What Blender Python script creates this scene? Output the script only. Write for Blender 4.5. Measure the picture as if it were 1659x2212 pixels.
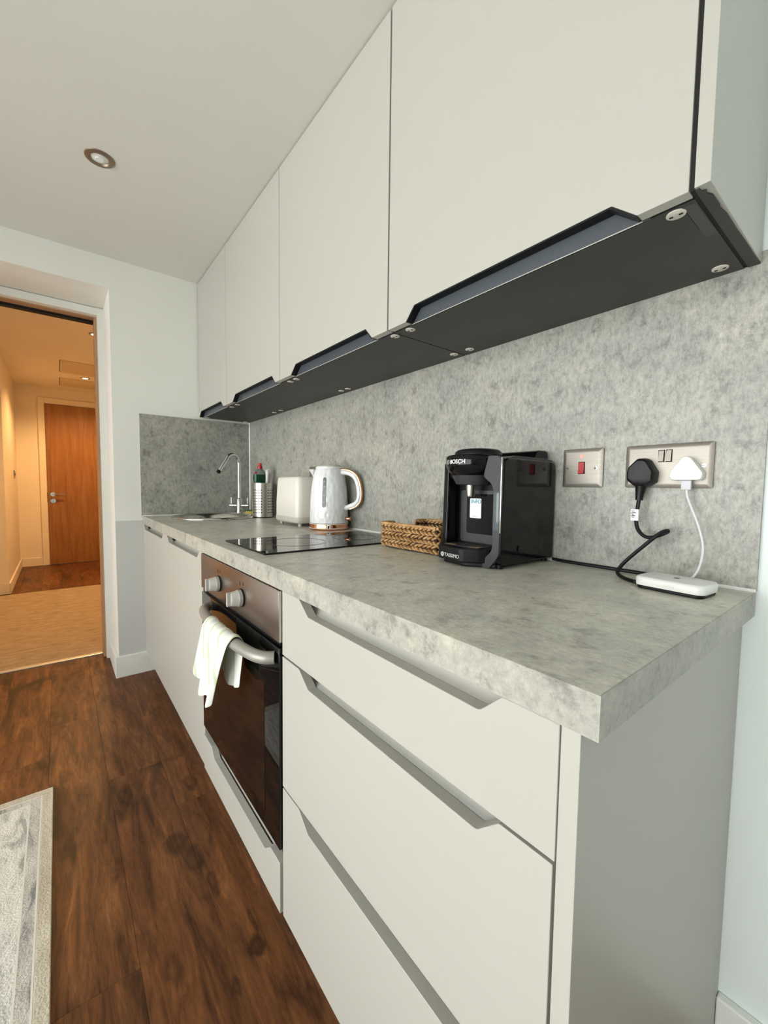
import bpy, bmesh, math, random
from mathutils import Vector, Matrix
random.seed(7)
for o in list(bpy.data.objects): bpy.data.objects.remove(o, do_unlink=True)
S = bpy.context.scene
COL = S.collection
PI = math.pi

# ------------------------------------------------------------------ camera
F_PX = 888.66; YAW = 0.6702; PITCH = -0.0615; ROLL = 0.0124
cam_d = bpy.data.cameras.new('camera'); cam = bpy.data.objects.new('camera', cam_d); COL.objects.link(cam)
fw = Vector((math.sin(YAW)*math.cos(PITCH), math.cos(YAW)*math.cos(PITCH), math.sin(PITCH)))
r0 = fw.cross(Vector((0, 0, 1))).normalized(); u0 = r0.cross(fw)
rr = r0*math.cos(ROLL) + u0*math.sin(ROLL); uu = -r0*math.sin(ROLL) + u0*math.cos(ROLL)
M = Matrix((rr, uu, -fw)).transposed().to_4x4(); M.translation = Vector((-.9357, -.1485, 1.0247))
cam.matrix_world = M
cam_d.sensor_fit = 'HORIZONTAL'; cam_d.sensor_width = 36.0; cam_d.lens = 36.0*F_PX/1659.0
cam_d.clip_start = .02; cam_d.clip_end = 100
S.camera = cam

# ------------------------------------------------------------------ world, daylight, exposure
W = bpy.data.worlds.new('world'); S.world = W; W.use_nodes = True
wn = W.node_tree.nodes; wl = W.node_tree.links
wn['Background'].inputs['Color'].default_value = (.75, .86, 1.0, 1)
wn['Background'].inputs['Strength'].default_value = 1.2
S.view_settings.view_transform = 'Standard'; S.view_settings.look = 'None'
S.view_settings.gamma = 1.0; S.view_settings.use_curve_mapping = False
S.view_settings.exposure = 0.04
WIN = (-1.3, 2.2, .06, 2.07)          # window opening in the left wall: y0, y1, z0, z1
XL = -3.0                              # left wall of the room
YR = -2.3                              # rear wall
def area(name, loc, rot, sx, sy, power, col):
    d = bpy.data.lights.new(name, 'AREA'); d.shape = 'RECTANGLE'; d.size = sx; d.size_y = sy
    d.energy = power; d.color = col
    o = bpy.data.objects.new(name, d); COL.objects.link(o); o.location = loc; o.rotation_euler = rot
    return o
area('window_daylight', (XL-.17, (WIN[0]+WIN[1])/2, (WIN[2]+WIN[3])/2), (0, -PI/2, 0), WIN[3]-WIN[2], WIN[1]-WIN[0], 122, (1.0, .995, .95))
sun_d = bpy.data.lights.new('sun', 'SUN'); sun_d.energy = 34; sun_d.angle = math.radians(.53); sun_d.color = (1.0, .985, .90)
sun = bpy.data.objects.new('sun', sun_d); COL.objects.link(sun); sun.location = (-6, 1, 6)
sun.rotation_euler = Vector((math.cos(math.radians(54)), .10, -math.sin(math.radians(54)))).to_track_quat('-Z', 'Y').to_euler()

# ------------------------------------------------------------------ helpers
def finish(bm): bmesh.ops.recalc_face_normals(bm, faces=bm.faces[:])
def obj(name, bm, mat, parent=None, world=False, smooth=True, angle=35, bevel=0):
    finish(bm)
    if world and parent is not None:
        r = parent
        while r.parent: r = r.parent
        bmesh.ops.translate(bm, verts=bm.verts[:], vec=-r.location)
    me = bpy.data.meshes.new(name); bm.to_mesh(me); bm.free()
    if mat: me.materials.append(mat)
    if smooth:
        me.polygons.foreach_set('use_smooth', [True]*len(me.polygons)); me.set_sharp_from_angle(angle=math.radians(angle))
    o = bpy.data.objects.new(name, me); COL.objects.link(o)
    if parent is not None: o.parent = parent
    if bevel:
        m = o.modifiers.new('edge', 'BEVEL'); m.width = bevel; m.segments = 2; m.limit_method = 'ANGLE'; m.angle_limit = math.radians(40)
    return o
def tag(o, label, cat, group=None):
    o['label'] = label; o['category'] = cat
    if group: o['group'] = group
    return o
def thing(name, label, cat, loc=(0, 0, 0), rotz=0, group=None):
    o = bpy.data.objects.new(name, None); COL.objects.link(o); o.location = loc; o.rotation_euler = (0, 0, rotz); o.empty_display_size = .05
    return tag(o, label, cat, group)
def struct(o): o['kind'] = 'structure'; return o
def nb(): return bmesh.new()
def box(bm, x0, x1, y0, y1, z0, z1, bev=0, seg=2):
    m = Matrix.Translation(((x0+x1)/2, (y0+y1)/2, (z0+z1)/2)) @ Matrix.Diagonal((x1-x0, y1-y0, z1-z0, 1))
    r = bmesh.ops.create_cube(bm, size=1, matrix=m)
    if bev:
        es = list({e for v in r['verts'] for e in v.link_edges})
        bmesh.ops.bevel(bm, geom=es, offset=bev, segments=seg, affect='EDGES', profile=.5)
    return bm
def B(*a, **k): return box(nb(), *a, **k)
def emb(axis, a, p, q):
    return {'x': (a, p, q), 'y': (p, a, q), 'z': (p, q, a)}[axis]
def prism(bm, pts, axis, a, b):
    va = [bm.verts.new(emb(axis, a, *p)) for p in pts]; vb = [bm.verts.new(emb(axis, b, *p)) for p in pts]
    bm.faces.new(va); bm.faces.new(vb[::-1])
    n = len(pts)
    for i in range(n): bm.faces.new((va[i], vb[i], vb[(i+1) % n], va[(i+1) % n]))
    return bm
def fillet(pts, rad, n=5):
    out = []; N = len(pts)
    for i in range(N):
        p = Vector(pts[i]); a = Vector(pts[i-1]); b = Vector(pts[(i+1) % N])
        r = rad[i] if isinstance(rad, (list, tuple)) else rad
        if r <= 0: out.append(tuple(p)); continue
        da = (a-p); db = (b-p); la = da.length; lb = db.length; da /= la; db /= lb
        ang = da.angle(db); t = min(r/math.tan(ang/2), la*.49, lb*.49)
        pa = p+da*t; pb = p+db*t
        for k in range(n+1):
            s = k/n; q = pa*(1-s)**2 + p*2*s*(1-s) + pb*s*s
            out.append((q.x, q.y))
    return out
def rrect(x0, x1, y0, y1, r, n=5): return fillet([(x0, y0), (x1, y0), (x1, y1), (x0, y1)], r, n)
def loft(bm, rings, cap0=True, cap1=True, closed=True):
    vs = [[bm.verts.new(p) for p in R] for R in rings]
    n = len(rings[0])
    for i in range(len(vs)-1):
        for j in range(n if closed else n-1):
            bm.faces.new((vs[i][j], vs[i][(j+1) % n], vs[i+1][(j+1) % n], vs[i+1][j]))
    if cap0: bm.faces.new(vs[0][::-1])
    if cap1: bm.faces.new(vs[-1])
    return bm
def lathe(bm, prof, n=32, c=(0, 0, 0), cap0=True, cap1=True, sx=1, sy=1):
    return loft(bm, [[(c[0]+sx*r*math.cos(2*PI*k/n), c[1]+sy*r*math.sin(2*PI*k/n), c[2]+z) for k in range(n)] for r, z in prof], cap0, cap1)
def spline(pts, k=8):
    P = [Vector(p) for p in pts]; out = []
    for i in range(len(P)-1):
        p0 = P[max(i-1, 0)]; p1 = P[i]; p2 = P[i+1]; p3 = P[min(i+2, len(P)-1)]
        for j in range(k):
            t = j/k
            out.append(.5*((2*p1)+(-p0+p2)*t+(2*p0-5*p1+4*p2-p3)*t*t+(-p0+3*p1-3*p2+p3)*t**3))
    out.append(P[-1]); return out
def tube(bm, pts, rad, n=10, sx=1.0, cap=True, up=None):
    P = [Vector(p) for p in pts]; rings = []
    T = [(P[min(i+1, len(P)-1)]-P[max(i-1, 0)]).normalized() for i in range(len(P))]
    nrm = Vector(up) if up else (Vector((0, 0, 1)) if abs(T[0].z) < .9 else Vector((1, 0, 0)))
    for i, p in enumerate(P):
        nrm = (nrm - T[i]*nrm.dot(T[i])).normalized(); bi = T[i].cross(nrm)
        r = rad[i] if isinstance(rad, (list, tuple)) else rad
        rings.append([tuple(p + nrm*r*math.cos(2*PI*k/n) + bi*r*sx*math.sin(2*PI*k/n)) for k in range(n)])
    return loft(bm, rings, cap, cap)
def cyl(bm, a, b, r, n=16, r2=None):
    return tube(bm, [a, b], [r, r if r2 is None else r2], n)
def text_mesh(body, size, mtx, bold=False, depth=.0006):
    c = bpy.data.curves.new('lettering', 'FONT'); c.body = body; c.size = size; c.extrude = depth
    if bold: c.offset = size*.018
    t = bpy.data.objects.new('lettering', c); COL.objects.link(t)
    dg = bpy.context.evaluated_depsgraph_get(); me = bpy.data.meshes.new_from_object(t.evaluated_get(dg))
    bpy.data.objects.remove(t); bpy.data.curves.remove(c)
    bm = nb(); bm.from_mesh(me); bpy.data.meshes.remove(me)
    bmesh.ops.transform(bm, matrix=mtx, verts=bm.verts[:])
    return bm
def copy_tree(o, parent=None):
    c = o.copy(); COL.objects.link(c); c.parent = parent
    for ch in list(o.children): copy_tree(ch, c)
    return c

# ------------------------------------------------------------------ materials
def mat(name, col=(.8, .8, .8), rough=.5, metal=0, **k):
    m = bpy.data.materials.new(name); m.use_nodes = True
    b = m.node_tree.nodes['Principled BSDF']
    b.inputs['Base Color'].default_value = (*col, 1); b.inputs['Roughness'].default_value = rough; b.inputs['Metallic'].default_value = metal
    for kk, v in k.items(): b.inputs[kk.replace('_', ' ')].default_value = v
    return m
class N:
    def __init__(s, m): s.m = m; s.t = m.node_tree; s.b = s.t.nodes['Principled BSDF']
    def n(s, typ, **k):
        x = s.t.nodes.new(typ)
        for a, v in k.items():
            if a.startswith('i_'):
                key = a[2:].replace('_', ' '); x.inputs[key].default_value = v
            else: setattr(x, a, v)
        return x
    def l(s, a, ao, b, bi): s.t.links.new(a.outputs[ao], b.inputs[bi])
    def coord(s, scale=(1, 1, 1), kind='Object', rand=False, rot=(0, 0, 0)):
        c = s.n('ShaderNodeTexCoord'); mp = s.n('ShaderNodeMapping'); mp.inputs['Scale'].default_value = scale; mp.inputs['Rotation'].default_value = rot
        if rand:
            oi = s.n('ShaderNodeObjectInfo'); mu = s.n('ShaderNodeVectorMath', operation='SCALE'); mu.inputs[0].default_value = (37.1, 91.7, 13.3)
            s.l(oi, 'Random', mu, 'Scale'); ad = s.n('ShaderNodeVectorMath', operation='ADD'); s.l(c, kind, ad, 0); s.l(mu, 0, ad, 1); s.l(ad, 0, mp, 'Vector')
        else: s.l(c, kind, mp, 'Vector')
        return mp
    def noise(s, vec, scale, detail=4, rough=.5, dist=0):
        x = s.n('ShaderNodeTexNoise'); x.inputs['Scale'].default_value = scale; x.inputs['Detail'].default_value = detail
        x.inputs['Roughness'].default_value = rough; x.inputs['Distortion'].default_value = dist
        s.l(vec, 0, x, 'Vector'); return x
    def ramp(s, src, so, stops):
        r = s.n('ShaderNodeValToRGB'); e = r.color_ramp.elements
        while len(e) < len(stops): e.new(.5)
        for el, (p, c) in zip(e, stops): el.position = p; el.color = (*c, 1) if len(c) == 3 else c
        s.l(src, so, r, 'Fac'); return r
    def mix(s, a, b, fac=.5, blend='MIX', facsrc=None):
        x = s.n('ShaderNodeMix', data_type='RGBA', blend_type=blend); x.inputs[0].default_value = fac
        if facsrc: s.t.links.new(facsrc, x.inputs[0])
        for i, v in ((6, a), (7, b)):
            if isinstance(v, tuple): x.inputs[i].default_value = (*v, 1)
            else: s.t.links.new(v, x.inputs[i])
        return x
    def bump(s, src, strength=.1, dist=.002):
        b = s.n('ShaderNodeBump'); b.inputs['Strength'].default_value = strength; b.inputs['Distance'].default_value = dist
        s.t.links.new(src, b.inputs['Height']); s.l(b, 'Normal', s.b, 'Normal'); return b
    def base(s, out): s.t.links.new(out, s.b.inputs['Base Color'])
def painted(name, col, rough=.6, amt=.05, scale=2.2, bump=.06):
    m = mat(name, col, rough); q = N(m); v = q.coord()
    n1 = q.noise(v, scale, 3); dk = tuple(c*(1-amt) for c in col); lt = tuple(min(1, c*(1+amt*.5)) for c in col)
    q.base(q.ramp(n1, 'Fac', [(.3, dk), (.7, lt)]).outputs[0])
    n2 = q.noise(v, 260, 2); q.bump(n2.outputs['Fac'], bump, .001); return m
def concrete(name, stretch, lo, mid, hi, rough):
    m = mat(name, mid, rough); q = N(m); v = q.coord(stretch); v2 = q.coord((1, 1, 1))
    a = q.noise(v, 95, 12, .8, .1); b = q.noise(v2, 6.5, 6, .62, .2); c = q.noise(v, 300, 5, .75); g = q.noise(v2, 22, 9, .74, .1)
    r1 = q.ramp(a, 'Fac', [(.34, lo), (.5, mid), (.66, hi)])
    r2 = q.ramp(b, 'Fac', [(.33, (.86, .86, .885)), (.5, (1, 1, .99)), (.67, (1.12, 1.11, 1.07))])
    r3 = q.ramp(c, 'Fac', [(.30, (.66, .66, .66)), (.44, (1, 1, 1))])
    r4 = q.ramp(g, 'Fac', [(.36, (.62, .62, .62)), (.46, (.97, .97, .97)), (.54, (1.0, 1.0, 1.0)), (.64, (1.16, 1.15, 1.13))])
    r1 = q.mix(r1.outputs[0], r4.outputs[0], 1, 'MULTIPLY')
    x = q.mix(r1.outputs[2], r2.outputs[0], 1, 'MULTIPLY'); y = q.mix(x.outputs[2], r3.outputs[0], .8, 'MULTIPLY'); q.base(y.outputs[2])
    q.bump(a.outputs['Fac'], .05, .001); return m
MT = {}
MT['wall'] = painted('wall_paint', (.84, .85, .79), .62, .02)
MT['wall_cool'] = painted('wall_paint_white', (.80, .88, .865), .6, .02)
MT['ceiling'] = painted('ceiling_paint', (.70, .69, .63), .75, .02)
MT['hall_wall'] = painted('hall_paint', (.88, .81, .69), .6, .03)
MT['hatch'] = painted('hatch_paint', (.68, .58, .42), .55, .03)
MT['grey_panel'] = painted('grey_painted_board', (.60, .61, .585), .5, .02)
MT['skirting'] = painted('white_gloss_paint', (.86, .87, .82), .35, .02)
MT['cab'] = painted('cream_satin_lacquer', (.448, .441, .396), .38, .012, 1.5, .015)
MT['cab_in'] = painted('grey_lacquer', (.47, .465, .425), .45, .02)
MT['carcass'] = mat('grey_board', (.22, .215, .20), .7)
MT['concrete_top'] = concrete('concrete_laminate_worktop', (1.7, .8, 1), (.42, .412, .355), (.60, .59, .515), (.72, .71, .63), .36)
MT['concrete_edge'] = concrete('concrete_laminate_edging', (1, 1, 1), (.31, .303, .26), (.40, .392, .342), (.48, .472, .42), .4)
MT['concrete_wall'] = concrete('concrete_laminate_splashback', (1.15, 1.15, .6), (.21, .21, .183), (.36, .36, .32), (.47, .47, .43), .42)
MT['sealant'] = mat('white_sealant', (.82, .84, .82), .4)
MT['dark_under'] = painted('anthracite_board', (.030, .028, .026), .45, .25, 9)
MT['grip_dark'] = mat('blue_grey_profile', (.055, .066, .078), .35)
MT['black'] = mat('black_plastic', (.005, .005, .006), .42, Specular_IOR_Level=.3)
MT['black_gloss'] = mat('black_gloss_plastic', (.004, .004, .005), .09, Specular_IOR_Level=.32)
MT['grey_plastic'] = mat('dark_grey_plastic', (.035, .037, .042), .4)
MT['black_glass'] = mat('black_glass', (.004, .004, .004), .03, IOR=1.45)
MT['hob_ring'] = mat('grey_print', (.05, .05, .05), .12)
MT['oven_window'] = mat('brown_reflection_glass', (.012, .008, .006), .06, IOR=1.4)  # brown of the reflected floor put into the glass colour
MT['steel'] = mat('brushed_steel', (.60, .57, .52), .28, 1)
MT['chrome'] = mat('chrome', (.75, .76, .76), .06, 1)
MT['sink_steel'] = mat('satin_steel', (.62, .61, .58), .18, 1)
MT['oven_steel'] = mat('brown_reflection_steel', (.37, .305, .27), .3, 1)  # stainless steel; brown reflected from floor and hall is put into its colour
MT['knob'] = mat('satin_silver_plastic', (.44, .435, .40), .4, .2)
MT['handle'] = mat('satin_aluminium_paint', (.33, .315, .285), .42, .4)
MT['plate'] = mat('brushed_nickel_plate', (.36, .335, .295), .5, .85)
_q = N(MT['plate']); _n = _q.noise(_q.coord((1, 1, 60)), 14, 3); _q.base(_q.ramp(_n, 'Fac', [(.35, (.34, .316, .278)), (.65, (.385, .36, .317))]).outputs[0])
MT['white_pl'] = mat('white_plastic', (.82, .82, .79), .3)
MT['cap_pl'] = mat('ivory_cap', (.72, .68, .60), .45)
MT['red'] = mat('red_switch', (.42, .012, .012), .3)
MT['neon'] = mat('neon_lens', (.8, .2, .15), .3); N(MT['neon']).b.inputs['Emission Color'].default_value = (1, .12, .06, 1); N(MT['neon']).b.inputs['Emission Strength'].default_value = 2.0
MT['dark_hole'] = mat('dark_slot', (.004, .004, .004), .8)
MT['copper'] = mat('copper', (.72, .36, .20), .16, 1)
MT['toaster'] = painted('cream_plastic', (.76, .735, .66), .3, .02)
MT['toaster_base'] = mat('beige_plastic', (.58, .56, .49), .4)
MT['sponge'] = mat('yellow_sponge', (.62, .50, .10), .9)
MT['scour'] = mat('green_scourer', (.05, .12, .05), .9)
MT['liquid'] = mat('green_liquid', (.004, .045, .018), .08, IOR=1.4)
MT['clear_pl'] = mat('clear_plastic', (.35, .38, .36), .12, Transmission_Weight=.55, IOR=1.3)
MT['red_cap'] = mat('red_cap', (.45, .012, .018), .3)
MT['white_cable'] = mat('white_cable', (.72, .72, .74), .45)
MT['sticker'] = mat('white_sticker', (.80, .82, .83), .5)
MT['sticker_blue'] = mat('teal_print', (.03, .30, .42), .5)
MT['print_white'] = mat('white_print', (.82, .82, .82), .5)
MT['print_grey'] = mat('grey_print_light', (.40, .40, .38), .5)
MT['lens'] = mat('lamp_lens', (.75, .75, .72), .15)
MT['bronze'] = mat('bronze_ring', (.30, .23, .17), .38, .8)
MT['frame_wood'] = mat('oak_lipping', (.48, .29, .16), .5)
# kettle: hammered white
m = mat('hammered_white_enamel', (.78, .79, .80), .16); q = N(m); v = q.coord((1, 1, .62)); vo = q.n('ShaderNodeTexVoronoi', feature='SMOOTH_F1'); vo.inputs['Scale'].default_value = 62; q.l(v, 0, vo, 'Vector'); q.bump(vo.outputs['Distance'], .6, .006); MT['kettle'] = m
# wood floor (knots and dark heartwood marks of single planks: x, y, half width, half length, depth of tone)
KNOTS = [(-.617, .692, .020, .030, .30), (-.605, .752, .006, .045, .5), (-.70, 1.085, .034, .055, .45), (-.672, 1.005, .030, .060, .45), (-.650, .905, .014, .05, .5), (-.772, .758, .022, .05, .55), (-.678, .645, .009, .03, .45), (-.792, 1.383, .03, .07, .6), (-.608, 1.323, .025, .06, .5), (-.564, .522, .02, .05, .5), (-1.0, 1.75, .03, .06, .6), (-.945, 1.62, .02, .05, .6)]
def woodfloor(name, a, b, c, d, sc=1.0):
    m = mat(name, b, .45, Specular_IOR_Level=.28); q = N(m)
    v = q.coord((9*sc, 1.15*sc, 1), rand=True); v2 = q.coord((2.6, 1.1, 1), rand=True)
    g = q.noise(v, 3.0, 11, .72, 1.0); f = q.noise(v, 9, 9, .8, .6); bl = q.noise(v2, 1.9, 4, .6, .9)
    r = q.ramp(g, 'Fac', [(.30, a), (.46, b), (.60, c), (.74, d)])
    rf = q.ramp(f, 'Fac', [(.34, (.45, .41, .40)), (.5, (.95, .94, .92)), (.66, (1.25, 1.2, 1.12))])
    rb = q.ramp(bl, 'Fac', [(.33, (.30, .27, .27)), (.47, (.92, .9, .9)), (.7, (1.1, 1.06, 1.0))])
    x = q.mix(r.outputs[0], rf.outputs[0], .85, 'MULTIPLY'); y = q.mix(x.outputs[2], rb.outputs[0], 1, 'MULTIPLY')
    kv = q.coord((3.6, 1.55, 1), rand=True); vo = q.n('ShaderNodeTexVoronoi', voronoi_dimensions='2D'); vo.inputs['Scale'].default_value = .8; dn = q.noise(kv, 5, 3); dm = q.mix(kv.outputs[0], dn.outputs['Color'], .09)
    q.t.links.new(dm.outputs[2], vo.inputs['Vector']); kr = q.ramp(vo, 'Distance', [(.02, (.50, .42, .38)), (.055, (.24, .20, .19)), (.10, (.85, .82, .8)), (.16, (1, 1, 1))]); y = q.mix(y.outputs[2], kr.outputs[0], .9, 'MULTIPLY')
    for (kx, ky, rx, ry, dk) in KNOTS:
        mp = q.n('ShaderNodeMapping'); tc = q.n('ShaderNodeTexCoord'); q.l(tc, 'Object', mp, 'Vector')
        wob = q.noise(tc, 26, 4, .6); q.t.links.remove(wob.inputs['Vector'].links[0]); q.l(tc, 'Object', wob, 'Vector')
        wv = q.n('ShaderNodeVectorMath', operation='MULTIPLY_ADD'); q.l(wob, 'Color', wv, 0); wv.inputs[1].default_value = (1.1, 1.1, 0); wv.inputs[2].default_value = (-.55, -.55, 0)
        mp.inputs['Location'].default_value = (-kx/rx, -ky/ry, 0); mp.inputs['Scale'].default_value = (1/rx, 1/ry, 0)
        ad = q.n('ShaderNodeVectorMath', operation='ADD'); q.l(mp, 0, ad, 0); q.l(wv, 0, ad, 1)
        ln = q.n('ShaderNodeVectorMath', operation='LENGTH'); q.l(ad, 0, ln, 0)
        kr = q.ramp(ln, 'Value', [(.0, (dk*1.5,)*3), (.55, (dk, dk*.95, dk*.93)), (.80, (.5+dk*.5,)*3), (1.0, (1, 1, 1))]); y = q.mix(y.outputs[2], kr.outputs[0], 1, 'MULTIPLY')
    oi = q.n('ShaderNodeObjectInfo'); rp = q.ramp(oi, 'Random', [(0, (.88, .86, .86)), (.5, (1, 1, 1)), (1, (1.14, 1.09, 1.02))])
    z = q.mix(y.outputs[2], rp.outputs[0], 1, 'MULTIPLY'); q.base(z.outputs[2])
    q.bump(f.outputs['Fac'], .18, .0015); return m
MT['floor'] = woodfloor('dark_wood_plank', (.045, .017, .007), (.130, .050, .016), (.215, .087, .028), (.34, .150, .052))
MT['seam'] = mat('plank_bed', (.02, .010, .006), .8)
# oak veneer door
m = mat('oak_veneer', (.42, .20, .07), .42); q = N(m); v = q.coord((14, 14, .9)); g = q.noise(v, 2.2, 7, .6, .7); r = q.ramp(g, 'Fac', [(.3, (.23, .092, .026)), (.55, (.315, .14, .046)), (.75, (.375, .18, .068))]); q.base(r.outputs[0]); MT['oak'] = m
# carpet / rug / towel / wicker
m = mat('beige_carpet', (.42, .32, .20), .95); q = N(m); v = q.coord((2.4, 9, 1)); g = q.noise(v, 4, 6, .7, .3); f = q.noise(q.coord(), 320, 2); r = q.ramp(g, 'Fac', [(.3, (.33, .25, .155)), (.5, (.46, .36, .235)), (.7, (.58, .47, .32))]); q.base(r.outputs[0]); q.bump(f.outputs['Fac'], .6, .004); MT['carpet'] = m
def rugmat(name, lo, mid, hi, sc):
    m = mat(name, mid, .95); q = N(m); v = q.coord((3.2, 1.0, 1), rot=(0, 0, .7)); g = q.noise(v, sc, 7, .7, .8); f = q.noise(q.coord(), 240, 3)
    r = q.ramp(g, 'Fac', [(.36, lo), (.47, mid), (.6, hi)]); x = q.mix(r.outputs[0], q.ramp(f, 'Fac', [(.3, (.8, .8, .8)), (.6, (1.05, 1.05, 1.05))]).outputs[0], .8, 'MULTIPLY'); q.base(x.outputs[2]); q.bump(f.outputs['Fac'], .7, .004); return m
MT['rug_field'] = rugmat('rug_field_pile', (.38, .385, .36), (.72, .715, .655), (.82, .81, .75), 7)
MT['rug_band'] = rugmat('rug_band_pile', (.25, .25, .245), (.50, .485, .44), (.66, .64, .58), 9)
MT['rug_border'] = rugmat('rug_border_pile', (.48, .43, .33), (.58, .53, .42), (.66, .62, .51), 5)
MT['rug_line'] = mat('rug_cream_line', (.74, .72, .65), .95)
m = mat('tea_towel_cotton', (.80, .82, .76), .85); q = N(m); v = q.coord(); w = q.n('ShaderNodeTexWave', wave_type='BANDS', bands_direction='Y'); w.inputs['Scale'].default_value = 5.5; q.l(v, 0, w, 'Vector'); r = q.ramp(w, 'Fac', [(.90, (.68, .70, .645)), (.97, (.55, .61, .43)), (1, (.50, .57, .37))]); q.base(r.outputs[0]); f = q.noise(v, 420, 2); q.bump(f.outputs['Fac'], .4, .002); MT['towel'] = m
m = mat('water_hyacinth', (.44, .25, .10), .6); q = N(m); v = q.coord((1, 1, 1), rand=False); g = q.noise(v, 42, 5, .6, .5); f = q.noise(q.coord((3, 60, 60)), 8, 3); r = q.ramp(g, 'Fac', [(.3, (.30, .15, .052)), (.5, (.50, .285, .115)), (.7, (.66, .43, .20))]); x = q.mix(r.outputs[0], q.ramp(f, 'Fac', [(.3, (.7, .68, .65)), (.6, (1.05, 1.05, 1.05))]).outputs[0], .8, 'MULTIPLY'); q.base(x.outputs[2]); MT['wicker'] = m
MT['wicker_shade'] = mat('basket_gap_shade', (.030, .014, .006), .9)  # near-black stands in for shade between the strands and inside the basket
def emis(name, col, st):
    m = mat(name, (.9, .85, .75), .4); b = N(m).b; b.inputs['Emission Color'].default_value = (*col, 1); b.inputs['Emission Strength'].default_value = st; return m
MT['lamp_on'] = emis('lit_lamp_lens', (1, .82, .5), 40)
# window pane: mostly clear
m = bpy.data.materials.new('window_glass'); m.use_nodes = True; t = m.node_tree; t.nodes.clear()
o_ = t.nodes.new('ShaderNodeOutputMaterial'); mx = t.nodes.new('ShaderNodeMixShader'); tr = t.nodes.new('ShaderNodeBsdfTransparent'); gl = t.nodes.new('ShaderNodeBsdfGlossy'); gl.inputs['Roughness'].default_value = .02
fr = t.nodes.new('ShaderNodeFresnel'); fr.inputs['IOR'].default_value = 1.45
t.links.new(fr.outputs[0], mx.inputs[0]); t.links.new(tr.outputs[0], mx.inputs[1]); t.links.new(gl.outputs[0], mx.inputs[2]); t.links.new(mx.outputs[0], o_.inputs[0]); MT['glass'] = m

# ------------------------------------------------------------------ key dimensions (m)
L = 2.381; H = .8515; WT = .0412; D = .5832; XF = -.5812; ZB = .100
ZC = 1.406; DC = -.2909; CEIL = 2.1478
DT = H-WT-.0015                       # top of base fronts
XR = -.708                            # right jamb of the opening
YF = 2.70                             # far face of the thick wall (frame plane)
XO = -1.66                            # left jamb of the opening
ZO = 1.9995                           # soffit of the opening
YH = 6.43; HC = 2.182                 # hall end wall, hall ceiling

# ------------------------------------------------------------------ shell
def S_(name, bm, m, smooth=False): return struct(obj(name, bm, m, smooth=smooth))
S_('wall_back', B(.008, .15, YR-.15, YF, 0, 2.4), MT['wall_cool'])
bm = nb(); box(bm, XR, .008, L, YF, 0, 2.4); box(bm, XL-.15, XO, L, YF, 0, 2.4); box(bm, XO, XR, L, YF, ZO, 2.4)
S_('wall_far', bm, MT['wall'])
y0, y1, z0, z1 = WIN
bm = nb(); box(bm, XL-.15, XL, YR-.15, y0, 0, 2.4); box(bm, XL-.15, XL, y1, L, 0, 2.4); box(bm, XL-.15, XL, y0, y1, 0, z0); box(bm, XL-.15, XL, y0, y1, z1, 2.4)
S_('wall_left', bm, MT['wall'])
S_('wall_rear', B(XL, .008, YR-.15, YR, 0, 2.4), MT['wall'])
S_('ceiling', B(XL, .008, YR, L, CEIL, CEIL+.1), MT['ceiling'])
# window
wf = struct(obj('window_1', (lambda b: (box(b, XL-.13, XL-.07, y0, y1, z0, z0+.05), box(b, XL-.13, XL-.07, y0, y1, z1-.05, z1), box(b, XL-.13, XL-.07, y0, y0+.05, z0+.05, z1-.05), box(b, XL-.13, XL-.07, y1-.05, y1, z0+.05, z1-.05), b)[-1])(nb()), MT['skirting'], smooth=False))
for k in range(3):
    a = y0+.05+(y1-y0-.1)*k/3; b = y0+.05+(y1-y0-.1)*(k+1)/3
    obj('pane', B(XL-.104, XL-.098, a+.02, b-.02, z0+.05, z1-.05), MT['glass'], wf, smooth=False)
    if k: obj('mullion', B(XL-.125, XL-.075, a-.02, a+.02, z0+.05, z1-.05), MT['skirting'], wf, smooth=False)
obj('window_sill', B(XL-.07, XL+.06, y0-.03, y1+.03, z0-.03, z0), MT['skirting'], wf, smooth=False)
# floors
fl = S_('floor', B(XL, .008, YR, 2.79, -.06, -.008), MT['seam'])
pw = .162; pl_ = 1.22; x = -.665-pw*18.0; shared = {}
k = 0
while x < .0:
    xa = max(x, XL); xb = min(x+pw, .006)
    if xb-xa > .02:
        off = {0: .80, 1: .28, 2: 1.235, 3: .55}[k % 4]
        y = off - pl_*5
        while y < 2.79:
            ya = max(y, YR+.001); yb = min(y+pl_, 2.789)
            if yb-ya > .03: obj('plank', B(xa+.0002, xb-.0002, ya+.0002, yb-.0002, -.008, 0), MT['floor'], fl, smooth=False, bevel=.0004)
            y += pl_
    x += pw; k += 1
# wall trims
sk = S_('baseboard_far', B(-.724, -.10, L-.016, L, 0, .112, .002), MT['skirting'])
S_('baseboard_reveal', B(XR-.016, XR, L+.0005, 2.695, 0, .112, .002), MT['skirting'])
S_('baseboard_back', B(-.009, .008, YR, .0155, 0, .092, .003), MT['skirting'])
S_('trim_1', B(-.7075, -.572, L-.0035, L, .112, .829), MT['grey_panel'])
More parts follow.
